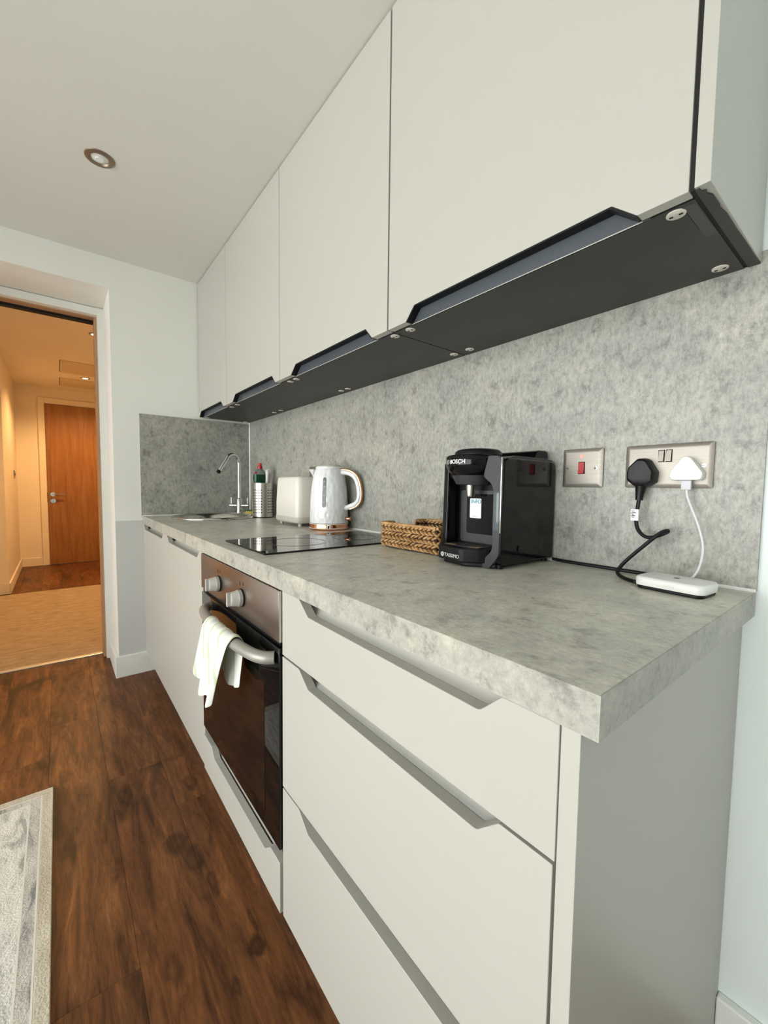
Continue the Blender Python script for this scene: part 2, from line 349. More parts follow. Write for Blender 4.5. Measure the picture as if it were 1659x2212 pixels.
# opening frame: white lining, oak edge, black sliding track
bm = nb(); box(bm, XR-.03, XR, 2.695, 2.735, 0, ZO-.003); box(bm, XO, XO+.03, 2.695, 2.735, 0, ZO-.003); box(bm, XO+.03, XR-.03, 2.695, 2.735, ZO-.042, ZO-.003)
dfr = S_('trim_2', bm, MT['skirting'])
bm = nb(); box(bm, XR-.042, XR, 2.735, 2.79, 0, ZO-.003); box(bm, XO, XO+.042, 2.735, 2.79, 0, ZO-.003); box(bm, XO+.042, XR-.042, 2.735, 2.79, ZO-.047, ZO-.003)
obj('oak_lining', bm, MT['frame_wood'], dfr, smooth=False)
bm = nb(); box(bm, XO+.042, XR-.042, 2.79, 2.83, ZO-.06, ZO-.003)
obj('sliding_track', bm, MT['dark_hole'], dfr, smooth=False)
bm = nb(); box(bm, XR-.042, XR, 2.79, 2.83, 0, ZO-.003); obj('door_slot', bm, MT['frame_wood'], dfr, smooth=False)
th = S_('trim_3', B(XO+.03, XR-.042, 2.790, 2.825, -.01, .006, .003), mat('aluminium_threshold', (.70, .69, .66), .35, .8))

# ------------------------------------------------------------------ hall beyond the opening
XH = -1.312; XHR = -.24
S_('wall_hall_near', (lambda b: (box(b, XR, XHR+.1, 2.701, 2.83, 0, 2.4), box(b, -3.0, XO, 2.701, 2.83, 0, 2.4), box(b, XO, XR, 2.701, 2.83, ZO, 2.4), b)[-1])(nb()), MT['hall_wall'])
S_('wall_hall_left', B(-2.6, XH, 4.90, YH, 0, 2.4), MT['hall_wall'])
S_('wall_hall_side', B(-2.7, -2.6, 2.83, 4.90, 0, 2.4), MT['hall_wall'])
S_('wall_hall_right', B(XHR, XHR+.1, 2.83, YH, 0, 2.4), MT['hall_wall'])
S_('wall_hall_end', B(-2.6, XHR+.1, YH, YH+.12, 0, 2.4), MT['hall_wall'])
hc = S_('ceiling_hall', B(-2.7, XHR+.1, 2.70, YH, HC, HC+.1), MT['hall_wall'])
hf = S_('floor_hall', B(-2.7, XHR+.1, 2.79, YH, -.06, -.008), MT['seam'])
k = 0; x = XH - .1
while x < XHR:
    xb = min(x+pw, XHR); xa = max(x, XH); y = 4.4+{0: .1, 1: -.5, 2: -.25, 3: -.8}[k % 4]
    while y < YH:
        ya = max(y, 4.835); yb = min(y+pl_, YH)
        if yb-ya > .03 and xb-xa > .02: obj('plank', B(xa+.0006, xb-.0006, ya+.0006, yb-.0006, -.008, 0), MT['floor'], hf, smooth=False)
        y += pl_
    x += pw; k += 1
S_('trim_4', B(-2.6, XHR, 2.826, 4.835, -.008, .004), MT['carpet'])['label'] = 'beige carpet in the hall'
bm = nb(); box(bm, XH, XH+.014, 4.886, YH-.001, 0, .098, .002); S_('baseboard_hall_left', bm, MT['hall_wall'])
S_('baseboard_hall_return', B(-2.6, XH+.014, 4.886, 4.8999, 0, .098, .002), MT['hall_wall'])
S_('baseboard_hall_end', B(XH+.014, -1.10, YH-.014, YH, 0, .098, .002), MT['hall_wall'])
# hall door
dx0, dx1, dzt = -1.035, -.285, 1.985
d1 = struct(obj('door_1', B(dx0, dx1, YH-.028, YH-.004, .006, dzt, .001), MT['oak'], smooth=False))
bm = nb(); box(bm, dx0-.068, dx0-.003, YH-.02, YH, 0, dzt+.07); box(bm, dx0-.003, dx1+.03, YH-.02, YH, dzt+.004, dzt+.07)
obj('architrave', bm, MT['hall_wall'], d1, smooth=False, bevel=.003)
bm = nb(); cyl(bm, (-.985, YH-.028, .878), (-.985, YH-.036, .878), .026, 24); cyl(bm, (-.985, YH-.036, .878), (-.985, YH-.075, .878), .009); tube(bm, spline([(-.985, YH-.07, .878), (-.97, YH-.078, .878), (-.93, YH-.078, .878), (-.868, YH-.078, .876)]), .0085, 12)
obj('lever_handle', bm, MT['chrome'], d1)
bm = nb(); cyl(bm, (-.985, YH-.028, .797), (-.985, YH-.036, .797), .026, 24); h = obj('lock_rose', bm, MT['chrome'], d1)
obj('key_slot', B(-.987, -.983, YH-.0375, YH-.0355, .788, .806), MT['dark_hole'], h, smooth=False)
obj('latch_plate', B(dx0-.004, dx0-.0005, YH-.03, YH-.004, .78, .9), MT['dark_hole'], d1, smooth=False)
# ceiling hatches in the hall
for (ya, yb) in ((4.86, 5.40), (5.69, 6.15)):
    t_ = struct(obj('trim_5', B(-.884, -.31, ya, yb, HC-.006, HC), MT['hatch'], smooth=False, bevel=.002))
    t_['label'] = 'flush painted access hatch in the hall ceiling'
    obj('hatch_gap', B(-.889, -.884, ya, yb, HC-.003, HC), MT['dark_hole'], t_, smooth=False)
# hall light switch
t = thing('light_switch', 'small metal light switch on the orange-lit hall wall', 'light switch', (XH, 5.96, 1.11))
obj('plate', B(0, .008, -.043, .043, -.043, .043, .003), MT['plate'], t); obj('rocker', B(.008, .012, -.009, .009, -.016, .016, .001), MT['dark_hole'], t)

def downlight(loc, label, lit, group=None):
    t = thing('downlight', label, 'ceiling light', loc, 0, group)
    prof = [(.026, -.001), (.030, -.006), (.038, -.006), (.0435, -.003), (.0445, 0), (.026, 0)]
    bm = nb(); lathe(bm, prof, 40, cap0=False, cap1=False); obj('trim_ring', bm, MT['bronze'] if not lit else MT['plate'], t)
    bm = nb(); lathe(bm, [(.026, -.0015), (.018, -.0045), (.001, -.0065)], 32, cap0=False); obj('lens', bm, MT['lamp_on'] if lit else MT['lens'], t)
    if not lit:
        bm = nb(); lathe(bm, [(.014, -.0045), (.012, -.0065), (.001, -.007)], 24, cap0=False); obj('lamp_face', bm, MT['white_pl'], t)
    if lit:
        d = bpy.data.lights.new('hall_lamp', 'SPOT'); d.energy = HALL_W; d.color = (1, .56, .22); d.spot_size = math.radians(150); d.spot_blend = .6; d.shadow_soft_size = .03
        o = bpy.data.objects.new('hall_lamp', d); COL.objects.link(o); o.location = (loc[0], loc[1], loc[2]-.02)
HALL_W = 66
downlight((-.79, 1.645, CEIL), 'unlit recessed downlight with a bronze ring in the kitchen ceiling', False)
downlight((-.672, 3.84, HC), 'lit warm downlight in the hall ceiling, nearer the oak lined opening', True)
downlight((-.664, 5.55, HC), 'lit warm downlight between the two hall ceiling hatches', True)

# ------------------------------------------------------------------ splashbacks
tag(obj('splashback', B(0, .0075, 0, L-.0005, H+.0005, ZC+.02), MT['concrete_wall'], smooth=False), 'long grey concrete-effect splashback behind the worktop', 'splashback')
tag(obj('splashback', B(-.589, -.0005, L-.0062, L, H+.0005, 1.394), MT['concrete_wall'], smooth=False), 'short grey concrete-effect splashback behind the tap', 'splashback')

# ------------------------------------------------------------------ worktop with a round cutout
SX, SY, SR = -.288, 2.112, .205
wt = thing('worktop', 'grey concrete-effect laminate worktop with light square edging', 'worktop', (-D/2, L/2, H-WT))
bm = nb()
def holed(z):
    o = [bm.verts.new(p) for p in ((-D+.0012, .0012, z), (-.0003, .0012, z), (-.0003, L-.0065, z), (-D+.0012, L-.0065, z))]
    c = [bm.verts.new((SX+(SR-.012)*math.cos(2*PI*k/48), SY+(SR-.012)*math.sin(2*PI*k/48), z)) for k in range(48)]
    es = [bm.edges.new((o[i], o[(i+1) % 4])) for i in range(4)]+[bm.edges.new((c[i], c[(i+1) % 48])) for i in range(48)]
    bmesh.ops.triangle_fill(bm, use_beauty=True, use_dissolve=False, edges=es)
    return o, c
oa, ca = holed(H-WT); ob, cb = holed(H)
for A_, B_ in ((oa, ob), (ca, cb)):
    for i in range(len(A_)): bm.faces.new((A_[i], A_[(i+1) % len(A_)], B_[(i+1) % len(A_)], B_[i]))
obj('slab', bm, MT['concrete_top'], wt, world=True, smooth=False)
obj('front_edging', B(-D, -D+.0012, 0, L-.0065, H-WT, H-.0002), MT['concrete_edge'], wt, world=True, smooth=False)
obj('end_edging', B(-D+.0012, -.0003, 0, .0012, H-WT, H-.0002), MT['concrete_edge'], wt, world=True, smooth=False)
bm = nb(); prism(bm, [(-.0045, H), (0, H), (0, H+.0045)], 'y', 0, L-.007); prism(bm, [(L-.0065-.0045, H), (L-.0062, H), (L-.0062, H+.0045)], 'x', -.585, -.001)
prism(bm, [(-.004, L-.0062), (0, L-.0062), (0, L-.0105)], 'z', H+.002, ZC)
obj('sealant', bm, MT['sealant'], wt, world=True, smooth=False)

# ------------------------------------------------------------------ base cabinets
def notch_top(y0, y1, z0, z1, ta, ba, bb, tb, nd):      # opening in the top edge: ta<ba<bb<tb
    pts = [(y0, z0), (y1, z0), (y1, z1), (tb, z1), (bb, z1-nd), (ba, z1-nd), (ta, z1), (y0, z1)]
    return fillet(pts, [.001, .001, .001, .006, .012, .012, .006, .001])
def notch_bottom(y0, y1, z0, z1, ta, ba, bb, tb, nd):
    pts = [(y0, z1), (y1, z1), (y1, z0), (tb, z0), (bb, z0+nd), (ba, z0+nd), (ta, z0), (y0, z0)]
    return fillet(pts, [.001, .001, .001, .005, .007, .007, .005, .001])
def cove(ya, yb, zn, zt):                               # curved finger recess behind a notch
    pr = [(XF+.0185, zn-.004), (XF+.0185, zn), (XF+.024, zn+.0015), (XF+.031, zn+.006), (XF+.036, zn+.014), (XF+.038, zn+.024), (XF+.0385, zt), (XF+.0425, zt), (XF+.0425, zn-.004)]
    return prism(nb(), pr, 'y', ya, yb)
def front(root, name, y0, y1, z0, z1, n, nd=.027, zt=None):
    f = obj(name, prism(nb(), notch_top(y0, y1, z0, z1, *n, nd), 'x', XF, XF+.018), MT['cab'], root, world=True, angle=30, bevel=.0009)
    obj('finger_recess', cove(n[0]-.012, n[3]+.012, z1-nd, (zt or z1+.02)), MT['cab_in'], f, world=True, angle=50)
    return f
yA, yB, yC, yD = .0355, .6335, 1.2215, 1.815
t = thing('drawer_unit', 'cream drawer unit with three fronts and cut-out finger grips', 'drawer unit', (-.30, (yA+yB)/2, 0))
obj('carcass', B(XF+.044, -.02, yA+.002, yB-.002, ZB+.002, H-WT-.0005), MT['carcass'], t, world=True, smooth=False)
nt = (.098, .127, .521, .558)
front(t, 'drawer', yA, yB-.002, .6755, DT, nt, zt=DT)
front(t, 'drawer', yA+.0018, yB-.002, .3915, .6712, nt)
front(t, 'drawer', yA+.0018, yB-.002, ZB, .3872, nt)
tag(obj('end_panel', B(XF, .006, .0159, .0340, 0, H-WT-.0005), MT['cab'], smooth=False, bevel=.0006), 'tall cream end panel under the open end of the worktop', 'panel')
tag(obj('plinth', B(XF+.05, XF+.066, .036, L-.02, 0, ZB-.002), MT['cab'], smooth=False), 'recessed cream plinth board below the base units', 'plinth')
t = thing('sink_cabinet', 'cream base cupboard beside the oven, under the sink', 'cupboard', (-.30, (yC+yD)/2, 0))
obj('carcass', B(XF+.044, -.02, yC+.02, yD-.002, ZB+.002, .66), MT['carcass'], t, world=True, smooth=False)
front(t, 'door', yC+.0035, yD-.0015, ZB, DT, (1.262, 1.295, 1.735, 1.768), .026, zt=DT)
t = thing('corner_cabinet', 'cream base cupboard in the corner by the skirting board', 'cupboard', (-.30, (yD+L)/2, 0))
obj('carcass', B(XF+.044, -.02, yD+.002, L-.02, ZB+.002, .66), MT['carcass'], t, world=True, smooth=False)
front(t, 'door', yD+.0005, L-.004, ZB, DT, (1.850, 1.880, 2.330, 2.356), .026, zt=DT)

# ------------------------------------------------------------------ oven
oy0, oy1 = yB+.003, yC-.002; XO_ = XF-.006
t = thing('built_in_oven', 'built-in oven with stainless steel control panel and black glass door', 'oven', (-.30, (oy0+oy1)/2, .24))
obj('body', B(XF+.004, -.05, oy0+.012, oy1-.012, .240, .8095), MT['black'], t, world=True, smooth=False)
cp = obj('control_panel', B(XO_, XF+.004, oy0, oy1, .7000, DT-.001, .0012), MT['oven_steel'], t, world=True)
obj('side_trim', B(XO_+.001, XF+.004, oy0-.0018, oy0, .7000, DT-.001), MT['steel'], cp, world=True, smooth=False)
for ky in (1.036, .8535):
    kb = nb(); cyl(kb, (XO_, ky, .7465), (XO_-.003, ky, .7465), .0225, 32)
    k_ = obj('knob', kb, MT['black'], t, world=True)
    kb = nb(); tube(kb, [(XO_-.003, ky, .7465), (XO_-.011, ky, .7465), (XO_-.013, ky, .7465), (XO_-.026, ky, .7465), (XO_-.029, ky, .7465)], [.0205, .0205, .019, .0175, .0155], 32)
    obj('knob_cap', kb, MT['knob'], k_, world=True)
    kb = nb(); prism(kb, rrect(ky-.0055, ky+.0055, .7465-.017, .7465+.017, .004), 'x', XO_-.036, XO_-.02); obj('knob_grip', kb, MT['knob'], k_, world=True)
    for j, dy in enumerate((-.012, .010)):
        obj('printed_mark', B(XO_-.0004, XO_, ky+dy-.002, ky+dy+.002, .779-.004*j, .786), MT['dark_hole'], cp, world=True, smooth=False)
od = obj('oven_door', B(XO_+.001, XF+.004, oy0, oy1, .2455, .6870, .0015), MT['black_glass'], t, world=True)
obj('inner_window', B(XO_+.0004, XO_+.0012, .715, 1.125, .288, .600), MT['oven_window'], od, world=True, smooth=False)
hz = .663
bm = nb(); hp = spline([(XO_-.001, 1.118, hz), (XO_-.018, 1.108, hz), (XO_-.032, 1.07, hz), (XO_-.043, .97, hz), (XO_-.0455, .88, hz), (XO_-.043, .79, hz), (XO_-.033, .705, hz), (XO_-.020, .669, hz), (XO_-.001, .655, hz)], 6)
tube(bm, hp, .0135, 14); obj('handle', bm, MT['handle'], od, world=True)
t = thing('warming_drawer', 'low cream drawer front below the oven with a finger grip', 'drawer', (-.30, (oy0+oy1)/2, ZB))
obj('carcass', B(XF+.044, -.05, oy0+.012, oy1-.012, ZB+.001, .235), MT['carcass'], t, world=True, smooth=False)
f = obj('drawer_front', prism(nb(), notch_top(oy0+.002, yC+.001, ZB, .2145, .690, .7215, 1.110, 1.140, .026), 'x', XF-.004, XF+.014), MT['cab'], t, world=True, angle=30, bevel=.0009)
obj('finger_recess', cove(.675, 1.155, .1885, .238), MT['cab_in'], f, world=True, angle=50)

# ------------------------------------------------------------------ tea towel over the oven handle
def towel():
    bm = nb(); R = .0165; cols = 25
    hx = XO_-.0455
    rows = []; hb = hx-.0008; hxf = lambda y: hb+.0030*((y-.88)/.09)**2
    def row(fn): rows.append([bm.verts.new(fn(j/(cols-1))) for j in range(cols)])
    def fold(u, amp): return amp*(math.sin(u*15.0+.6)+.55*math.sin(u*29+1.0))
    # front sheet from hem to bar
    for i in range(15):
        s = 1-i/14
        def fn(u, s=s):
            ya = .958+.062*s; yb = .775+.080*s
            y = ya+(yb-ya)*u
            zb_ = .665-.140*s-(.035*math.sin(min(u*1.15, 1)*PI*.62)+.008*math.sin(u*16))*s**2
            return (hxf(y)-R-.003-.010*s-fold(u, .0045*(.35+s)), y, zb_)
        row(fn)
    for i in range(1, 7):                 # over the bar
        a = PI-PI*i/7
        def fn(u, a=a):
            y = .958+(.772-.958)*u
            k = hxf(y)
            return (k+(R+.001*math.sin(u*30))*math.cos(a), y, .665+(R+.002*math.sin(u*22))*math.sin(a))
        row(fn)
    for i in range(11):                   # back sheet
        s = i/10
        def fn(u, s=s):
            ya = .958-.005*s; yb = .770+.02*s; y = ya+(yb-ya)*u
            zz = .665-(.095+.028*math.sin(u*PI))*s-.018*u*s
            return (hxf(y)+R+.001+fold(u+.2, .0028*s)-.002*s, y, zz)
        row(fn)
    for i in range(len(rows)-1):
        for j in range(cols-1): bm.faces.new((rows[i][j], rows[i][j+1], rows[i+1][j+1], rows[i+1][j]))
    return bm
o = obj('tea_towel', towel(), MT['towel'], angle=180)
md = o.modifiers.new('thick', 'SOLIDIFY'); md.thickness = .0022; md.offset = 0
md = o.modifiers.new('sub', 'SUBSURF'); md.levels = 1; md.render_levels = 2
tag(o, 'white tea towel with green stripes hanging over the oven handle', 'towel')

# ------------------------------------------------------------------ wall cabinets
CT = CEIL-.006
def wall_cab(y0, y1, n, cams, label, dy0=None):
    t = thing('wall_cabinet', label, 'wall cabinet', (-.15, (y0+y1)/2, ZC), 0)
    obj('carcass', B(DC+.024, -.0008, y0, y1, ZC+.016, CT), MT['carcass'], t, world=True, smooth=False)
    obj('bottom_panel', B(DC+.0235, -.0008, y0, y1, ZC, ZC+.0158), MT['dark_under'], t, world=True, smooth=False)
    d = obj('door', prism(nb(), notch_bottom((y0 if dy0 is None else dy0)+.0012, y1-.0012, ZC+.001, CT+.002, *n, .030), 'x', DC, DC+.019), MT['cab'], t, world=True, angle=30, bevel=.0008)
    ta, ba, bb, tb = n; e = .0028; zz = ZC+.001; nd = .030
    outer = fillet([(ta, zz), (ba, zz+nd), (bb, zz+nd), (tb, zz)], [0, .007, .007, 0]); inner = fillet([(ta+e*1.3, zz), (ba+e*.8, zz+nd-e), (bb-e*.8, zz+nd-e), (tb-e*1.3, zz)], [0, .006, .006, 0])
    bm = nb(); prism(bm, outer+inner[::-1], 'x', DC+.0006, DC+.0195); obj('grip_edge', bm, MT['black'], d, world=True, smooth=False)
    bm = nb(); prism(bm, [(DC+.0195, ZC+.040), (DC+.0225, ZC+.040), (DC+.0228, ZC+.0005), (DC+.0205, ZC+.0005)], 'y', ta-.01, tb+.01); obj('grip_profile', bm, MT['grip_dark'], d, world=True, smooth=False)
    bm = nb(); box(bm, DC+.0200, DC+.0206, ta, tb, ZC-.0002, ZC+.0012); obj('profile_lip', bm, MT['cab_in'], d, world=True, smooth=False)
    for cy in cams:
        for cx in (-.254, -.034):
            bm = nb(); lathe(bm, [(.0118, 0), (.0118, -.0012), (.010, -.002)], 24, (cx, cy, ZC)); c = obj('cam_cover', bm, MT['cap_pl'], t, world=True)
            bm = nb(); box(bm, cx-.0015, cx+.0015, cy+.0035, cy+.008, ZC-.0026, ZC-.0018); box(bm, cx-.0015, cx+.0015, cy-.008, cy-.0035, ZC-.0026, ZC-.0018); obj('cam_slot', bm, MT['dark_hole'], c, world=True, smooth=False)
    return t
w0, w1, w2, w3 = .0435, .6605, 1.2875, 1.8895
wc1 = wall_cab(w0, w1-.002, (.1050, .1400, .5650, .5930), (.0690, .6175), 'cream wall cabinet at the open end with a wide dark finger grip')
wall_cab(w1+.0012, w2-.0005, (.7250, .7530, 1.1600, 1.1957), (.6750, 1.2270), 'cream wall cabinet above the basket and hob, next to the end one')
wall_cab(w2+.0005, w3-.0005, (1.3270, 1.3570, 1.7660, 1.8050), (1.2740, 1.845), 'cream wall cabinet above the kettle and toaster')
wall_cab(w3+.0005, L-.0065, (1.9400, 1.9760, 2.3350, 2.3680), (1.925, 2.35), 'narrow cream wall cabinet in the corner above the tap')
t = thing('cabinet_end_panel', 'cream side panel closing the end of the wall cabinets', 'panel', (-.15, .03, ZC))
obj('board', B(DC-.001, -.0008, .0215, .0385, ZC+.0015, CT+.002), MT['cab'], t, world=True, smooth=False, bevel=.0006)
ep = [(DC+.004, .0384), (DC+.003, .0340), (DC+.010, .0335), (DC+.012, .0290), (DC+.020, .0300), (DC+.030, .0262), (DC+.060, .0258), (DC+.066, .0268), (DC+.09, .0245), (DC+.14, .0248), (DC+.2, .0235), (-.03, .0232), (-.001, .0225), (-.001, .0384)]
obj('dark_bottom_edge', prism(nb(), ep, 'z', ZC-.0002, ZC+.0014), MT['dark_under'], t, world=True, smooth=False)
obj('gap_filler', B(DC+.0025, -.001, .0386, .0434, ZC+.001, CT), MT['dark_hole'], t, world=True, smooth=False)

obj('scuffed_strip', B(DC+.030, -.16, .0445, .0585, ZC-.0003, ZC), mat('scuffed_board', (.075, .073, .072), .6), wc1, world=True, smooth=False)
obj('board_seam', B(DC+.030, -.19, .0586, .0593, ZC-.0004, ZC), MT['dark_hole'], wc1, world=True, smooth=False)

# ------------------------------------------------------------------ sink, tap
t = thing('round_sink', 'round stainless steel inset sink with a raised rim', 'sink', (SX, SY, H))
prof = [(SR, .0005), (SR+.001, .004), (SR-.004, .0095), (SR-.012, .011), (SR-.020, .007), (SR-.028, -.004), (SR-.036, -.03), (SR-.042, -.11), (SR-.055, -.135), (SR-.10, -.148), (.03, -.152), (.03, -.154), (SR-.10, -.150), (SR-.054, -.1365), (SR-.0405, -.11), (SR-.0345, -.03), (SR-.0265, -.0045), (SR-.016, .0005)]
bm = nb(); lathe(bm, prof, 64, cap0=False, cap1=False); bm.verts.ensure_lookup_table()
n = 64; last = len(prof)-1
for k in range(n): bm.faces.new((bm.verts[last*n+k], bm.verts[last*n+(k+1) % n], bm.verts[(k+1) % n], bm.verts[k]))
obj('bowl', bm, MT['sink_steel'], t, angle=60)
bm = nb(); lathe(bm, [(.0305, -.1535), (.0305, -.150), (.024, -.149), (.02, -.152), (.001, -.153)], 28, cap1=False); obj('waste', bm, MT['chrome'], t)
obj('rim_clip', B(-.006, .006, -SR-.0015, -SR+.004, .0002, .0035, .0008), MT['black'], t)
TX, TY = -.104, 2.266
t = thing('kitchen_tap', 'tall chrome swan-neck tap with two levers by the sink', 'tap', (TX, TY, H+.0006))
bm = nb(); lathe(bm, [(.024, 0), (.024, .004), (.0185, .010), (.0165, .03), (.0165, .09), (.014, .095), (.011, .097)], 28); obj('body', bm, MT['chrome'], t)
pa = [(0, 0, .095), (0, 0, .20), (0, 0, .285)]
for a in range(1, 7):
    th_ = PI*a/6*.82; pa.append((-.041*(1-math.cos(th_)), -.010*(1-math.cos(th_)), .285+.060*math.sin(th_)))
e = Vector(pa[-1]); dr = (e-Vector(pa[-2])).normalized(); pa += [tuple(e+dr*.04), tuple(e+dr*.085)]
bm = nb(); tube(bm, spline(pa, 5), .0104, 16); sp_ = obj('spout', bm, MT['chrome'], t)
ee = Vector(pa[-1]); bm = nb(); cyl(bm, tuple(ee-dr*.004), tuple(ee+dr*.010), .0112, 18); obj('aerator', bm, MT['black'], sp_)
for s in (-1, 1):
    ax = Vector((.78, -.62, 0)).normalized()*s
    bm = nb(); cyl(bm, tuple(ax*.014+Vector((0, 0, .052))), tuple(ax*.030+Vector((0, 0, .052))), .010, 18); cyl(bm, tuple(ax*.031+Vector((0, 0, .052))), tuple(ax*.055+Vector((0, 0, .052))), .0115, 20)
    lv = obj('valve', bm, MT['chrome'], t)
    bm = nb(); cyl(bm, tuple(ax*.047+Vector((0, 0, .060))), tuple(ax*.047+Vector((0, 0, .098))), .0028, 10); obj('lever_pin', bm, MT['chrome'], lv)
t = thing('sponge', 'yellow washing-up sponge with a green scourer on the sink rim', 'sponge', (-.058, 2.195, H+.0008), math.radians(-38))
obj('sponge_body', B(-.032, .032, -.02, .02, .0, .022, .004), MT['sponge'], t); obj('scourer', B(-.032, .032, -.02, .02, .022, .029, .002), MT['scour'], t)

# ------------------------------------------------------------------ utensil caddy and what stands in it
CX, CY, CR, CH = -.071, 1.995, .0545, .185
t = thing('utensil_caddy', 'round perforated stainless steel utensil caddy by the toaster', 'utensil holder', (CX, CY, H+.0005))
bm = nb(); lathe(bm, [(CR-.002, .004), (CR, .004), (CR, CH-.002), (CR-.001, CH), (CR-.002, CH-.002), (CR-.002, .006)], 48, cap0=True, cap1=True)
bm.free(); bm = nb()
prof = [(.001, .004), (CR, .004), (CR, CH-.001), (CR-.001, CH), (CR-.002, CH-.001), (CR-.002, .006), (.001, .006)]
lathe(bm, prof, 56, cap0=True, cap1=True); obj('wall', bm, MT['steel'], t)
bm = nb(); lathe(bm, [(CR+.001, 0), (CR+.001, .004), (.001, .004)], 40); obj('foot', bm, MT['black'], t)
bm = nb()
for i in range(9):
    for a in range(28):
        if a % 7 in (5, 6): continue
        th_ = 2*PI*a/28+.15; z = .028+i*.0148
        c = Vector((CR*math.cos(th_), CR*math.sin(th_), z)); nrm = Vector((math.cos(th_), math.sin(th_), 0))
        cyl(bm, tuple(c-nrm*.001), tuple(c+nrm*.0003), .0033, 8)
o = obj('perforations', bm, MT['dark_hole'], t, smooth=False); o['kind'] = 'stuff'
t = thing('washing_up_bottle', 'washing-up liquid bottle with green liquid and red cap in the caddy', 'bottle', (CX-.016, CY-.002, H+.0075))
bm = nb(); lathe(bm, [(.026, 0), (.029, .004), (.030, .16), (.033, .185), (.037, .200), (.035, .222)], 32, sx=1.0, sy=.62); obj('liquid', bm, MT['liquid'], t)
bm = nb(); lathe(bm, [(.0351, .2222), (.030, .235), (.018, .247), (.012, .252)], 32, sx=1.0, sy=.66); obj('shoulder', bm, MT['clear_pl'], t)
bm = nb(); lathe(bm, [(.0135, .2521), (.0135, .266), (.0105, .268), (.0105, .280), (.009, .282)], 24); obj('cap', bm, MT['red_cap'], t)
obj('paper_label', B(-.031, -.023, -.016, -.008, .224, .236, .002), MT['red_cap'], t)
t = thing('dish_brush', 'white hooked brush handle standing in the caddy', 'brush', (CX+.017, CY-.014, H+.0075))
bm = nb(); tube(bm, spline([(0, 0, 0), (0, 0, .10), (0, 0, .20), (.001, 0, .225), (.004, 0, .243), (.010, 0, .250), (.016, 0, .246), (.017, 0, .238)], 6), [.0095]*19+[.0115]*3+[.011, .010, .009, .008]+[.0045]*17, 12, sx=1.15); obj('brush_handle', bm, MT['white_pl'], t)
t = thing('scrubber', 'white slanted scrubber handle leaning in the caddy next to the brush', 'brush', (CX+.030, CY+.019, H+.0075))
bm = nb(); tube(bm, spline([(-.014, 0, 0), (-.004, -.003, .12), (.006, -.006, .19), (.016, -.010, .218), (.022, -.012, .228)], 6), .0095, 12, sx=.9); obj('scrubber_handle', bm, MT['white_pl'], t)

# ------------------------------------------------------------------ toaster
t = thing('toaster', 'cream two-slice toaster with a beige base beside the kettle', 'toaster', (-.087, 1.515, H+.0006))
def rr3(hx, hy, z, r, n=6, cx=0, cy=0): return [(cx+p[0], cy+p[1], z) for p in rrect(-hx, hx, -hy, hy, r, n)]
bm = nb(); loft(bm, [rr3(.078, .112, .040, .030), rr3(.0775, .1115, .10, .030), rr3(.074, .107, .185, .030), rr3(.0715, .104, .204, .029), rr3(.066, .098, .2105, .026), rr3(.055, .088, .212, .02)]); bd = obj('body', bm, MT['toaster'], t, angle=50)
bm = nb(); loft(bm, [rr3(.066, .100, .012, .028), rr3(.076, .110, .016, .030), rr3(.0795, .1135, .024, .031), rr3(.0795, .1135, .0398, .031)]); obj('base', bm, MT['toaster_base'], t, angle=50)
bm = nb()
for sx in (-.028, .028): box(bm, sx-.011, sx+.011, -.070, .070, .2122, .2128)
obj('slot', bm, MT['dark_hole'], t, smooth=False)
for sx in (-1, 1):
    for sy in (-1, 1): bm = nb(); lathe(bm, [(.007, 0), (.008, .0118)], 14, (sx*.052, sy*.088, 0)); obj('foot', bm, MT['toaster_base'], t)
obj('lever', B(-.014, .014, -.128, -.1115, .13, .142, .003), MT['black'], t)
obj('cord_notch', B(.03, .05, -.1145, -.108, .02, .032), MT['dark_hole'], t, smooth=False)

# ------------------------------------------------------------------ kettle
t = thing('kettle', 'white hammered electric kettle with copper base band and handle stripe', 'kettle', (-.083, 1.283, H+.0045), math.radians(-62))
bm = nb(); lathe(bm, [(.070, .022), (.0765, .0235), (.0765, .03), (.0755, .09), (.0715, .15), (.0645, .20), (.0585, .225), (.0555, .233), (.054, .236)], 56, cap1=True); obj('body', bm, MT['kettle'], t, angle=60)
bm = nb(); lathe(bm, [(.0535, .2362), (.0535, .242), (.048, .247), (.02, .2485), (.001, .2485)], 40); lid = obj('lid', bm, MT['white_pl'], t)
bm = nb(); lathe(bm, [(.074, -.004), (.0765, 0), (.0765, .0035), (.0775, .0035), (.0775, .0195), (.0765, .0215), (.07, .022)], 56); obj('copper_band', bm, MT['copper'], t)
bm = nb(); lathe(bm, [(.0782, .0028), (.0785, .0045), (.0776, .005), (.0776, .0028)], 56, cap0=False, cap1=False); lathe(bm, [(.0776, .0195), (.0785, .020), (.0782, .022), (.0768, .022)], 56, cap0=False, cap1=False); obj('band_edging', bm, MT['white_pl'], t)
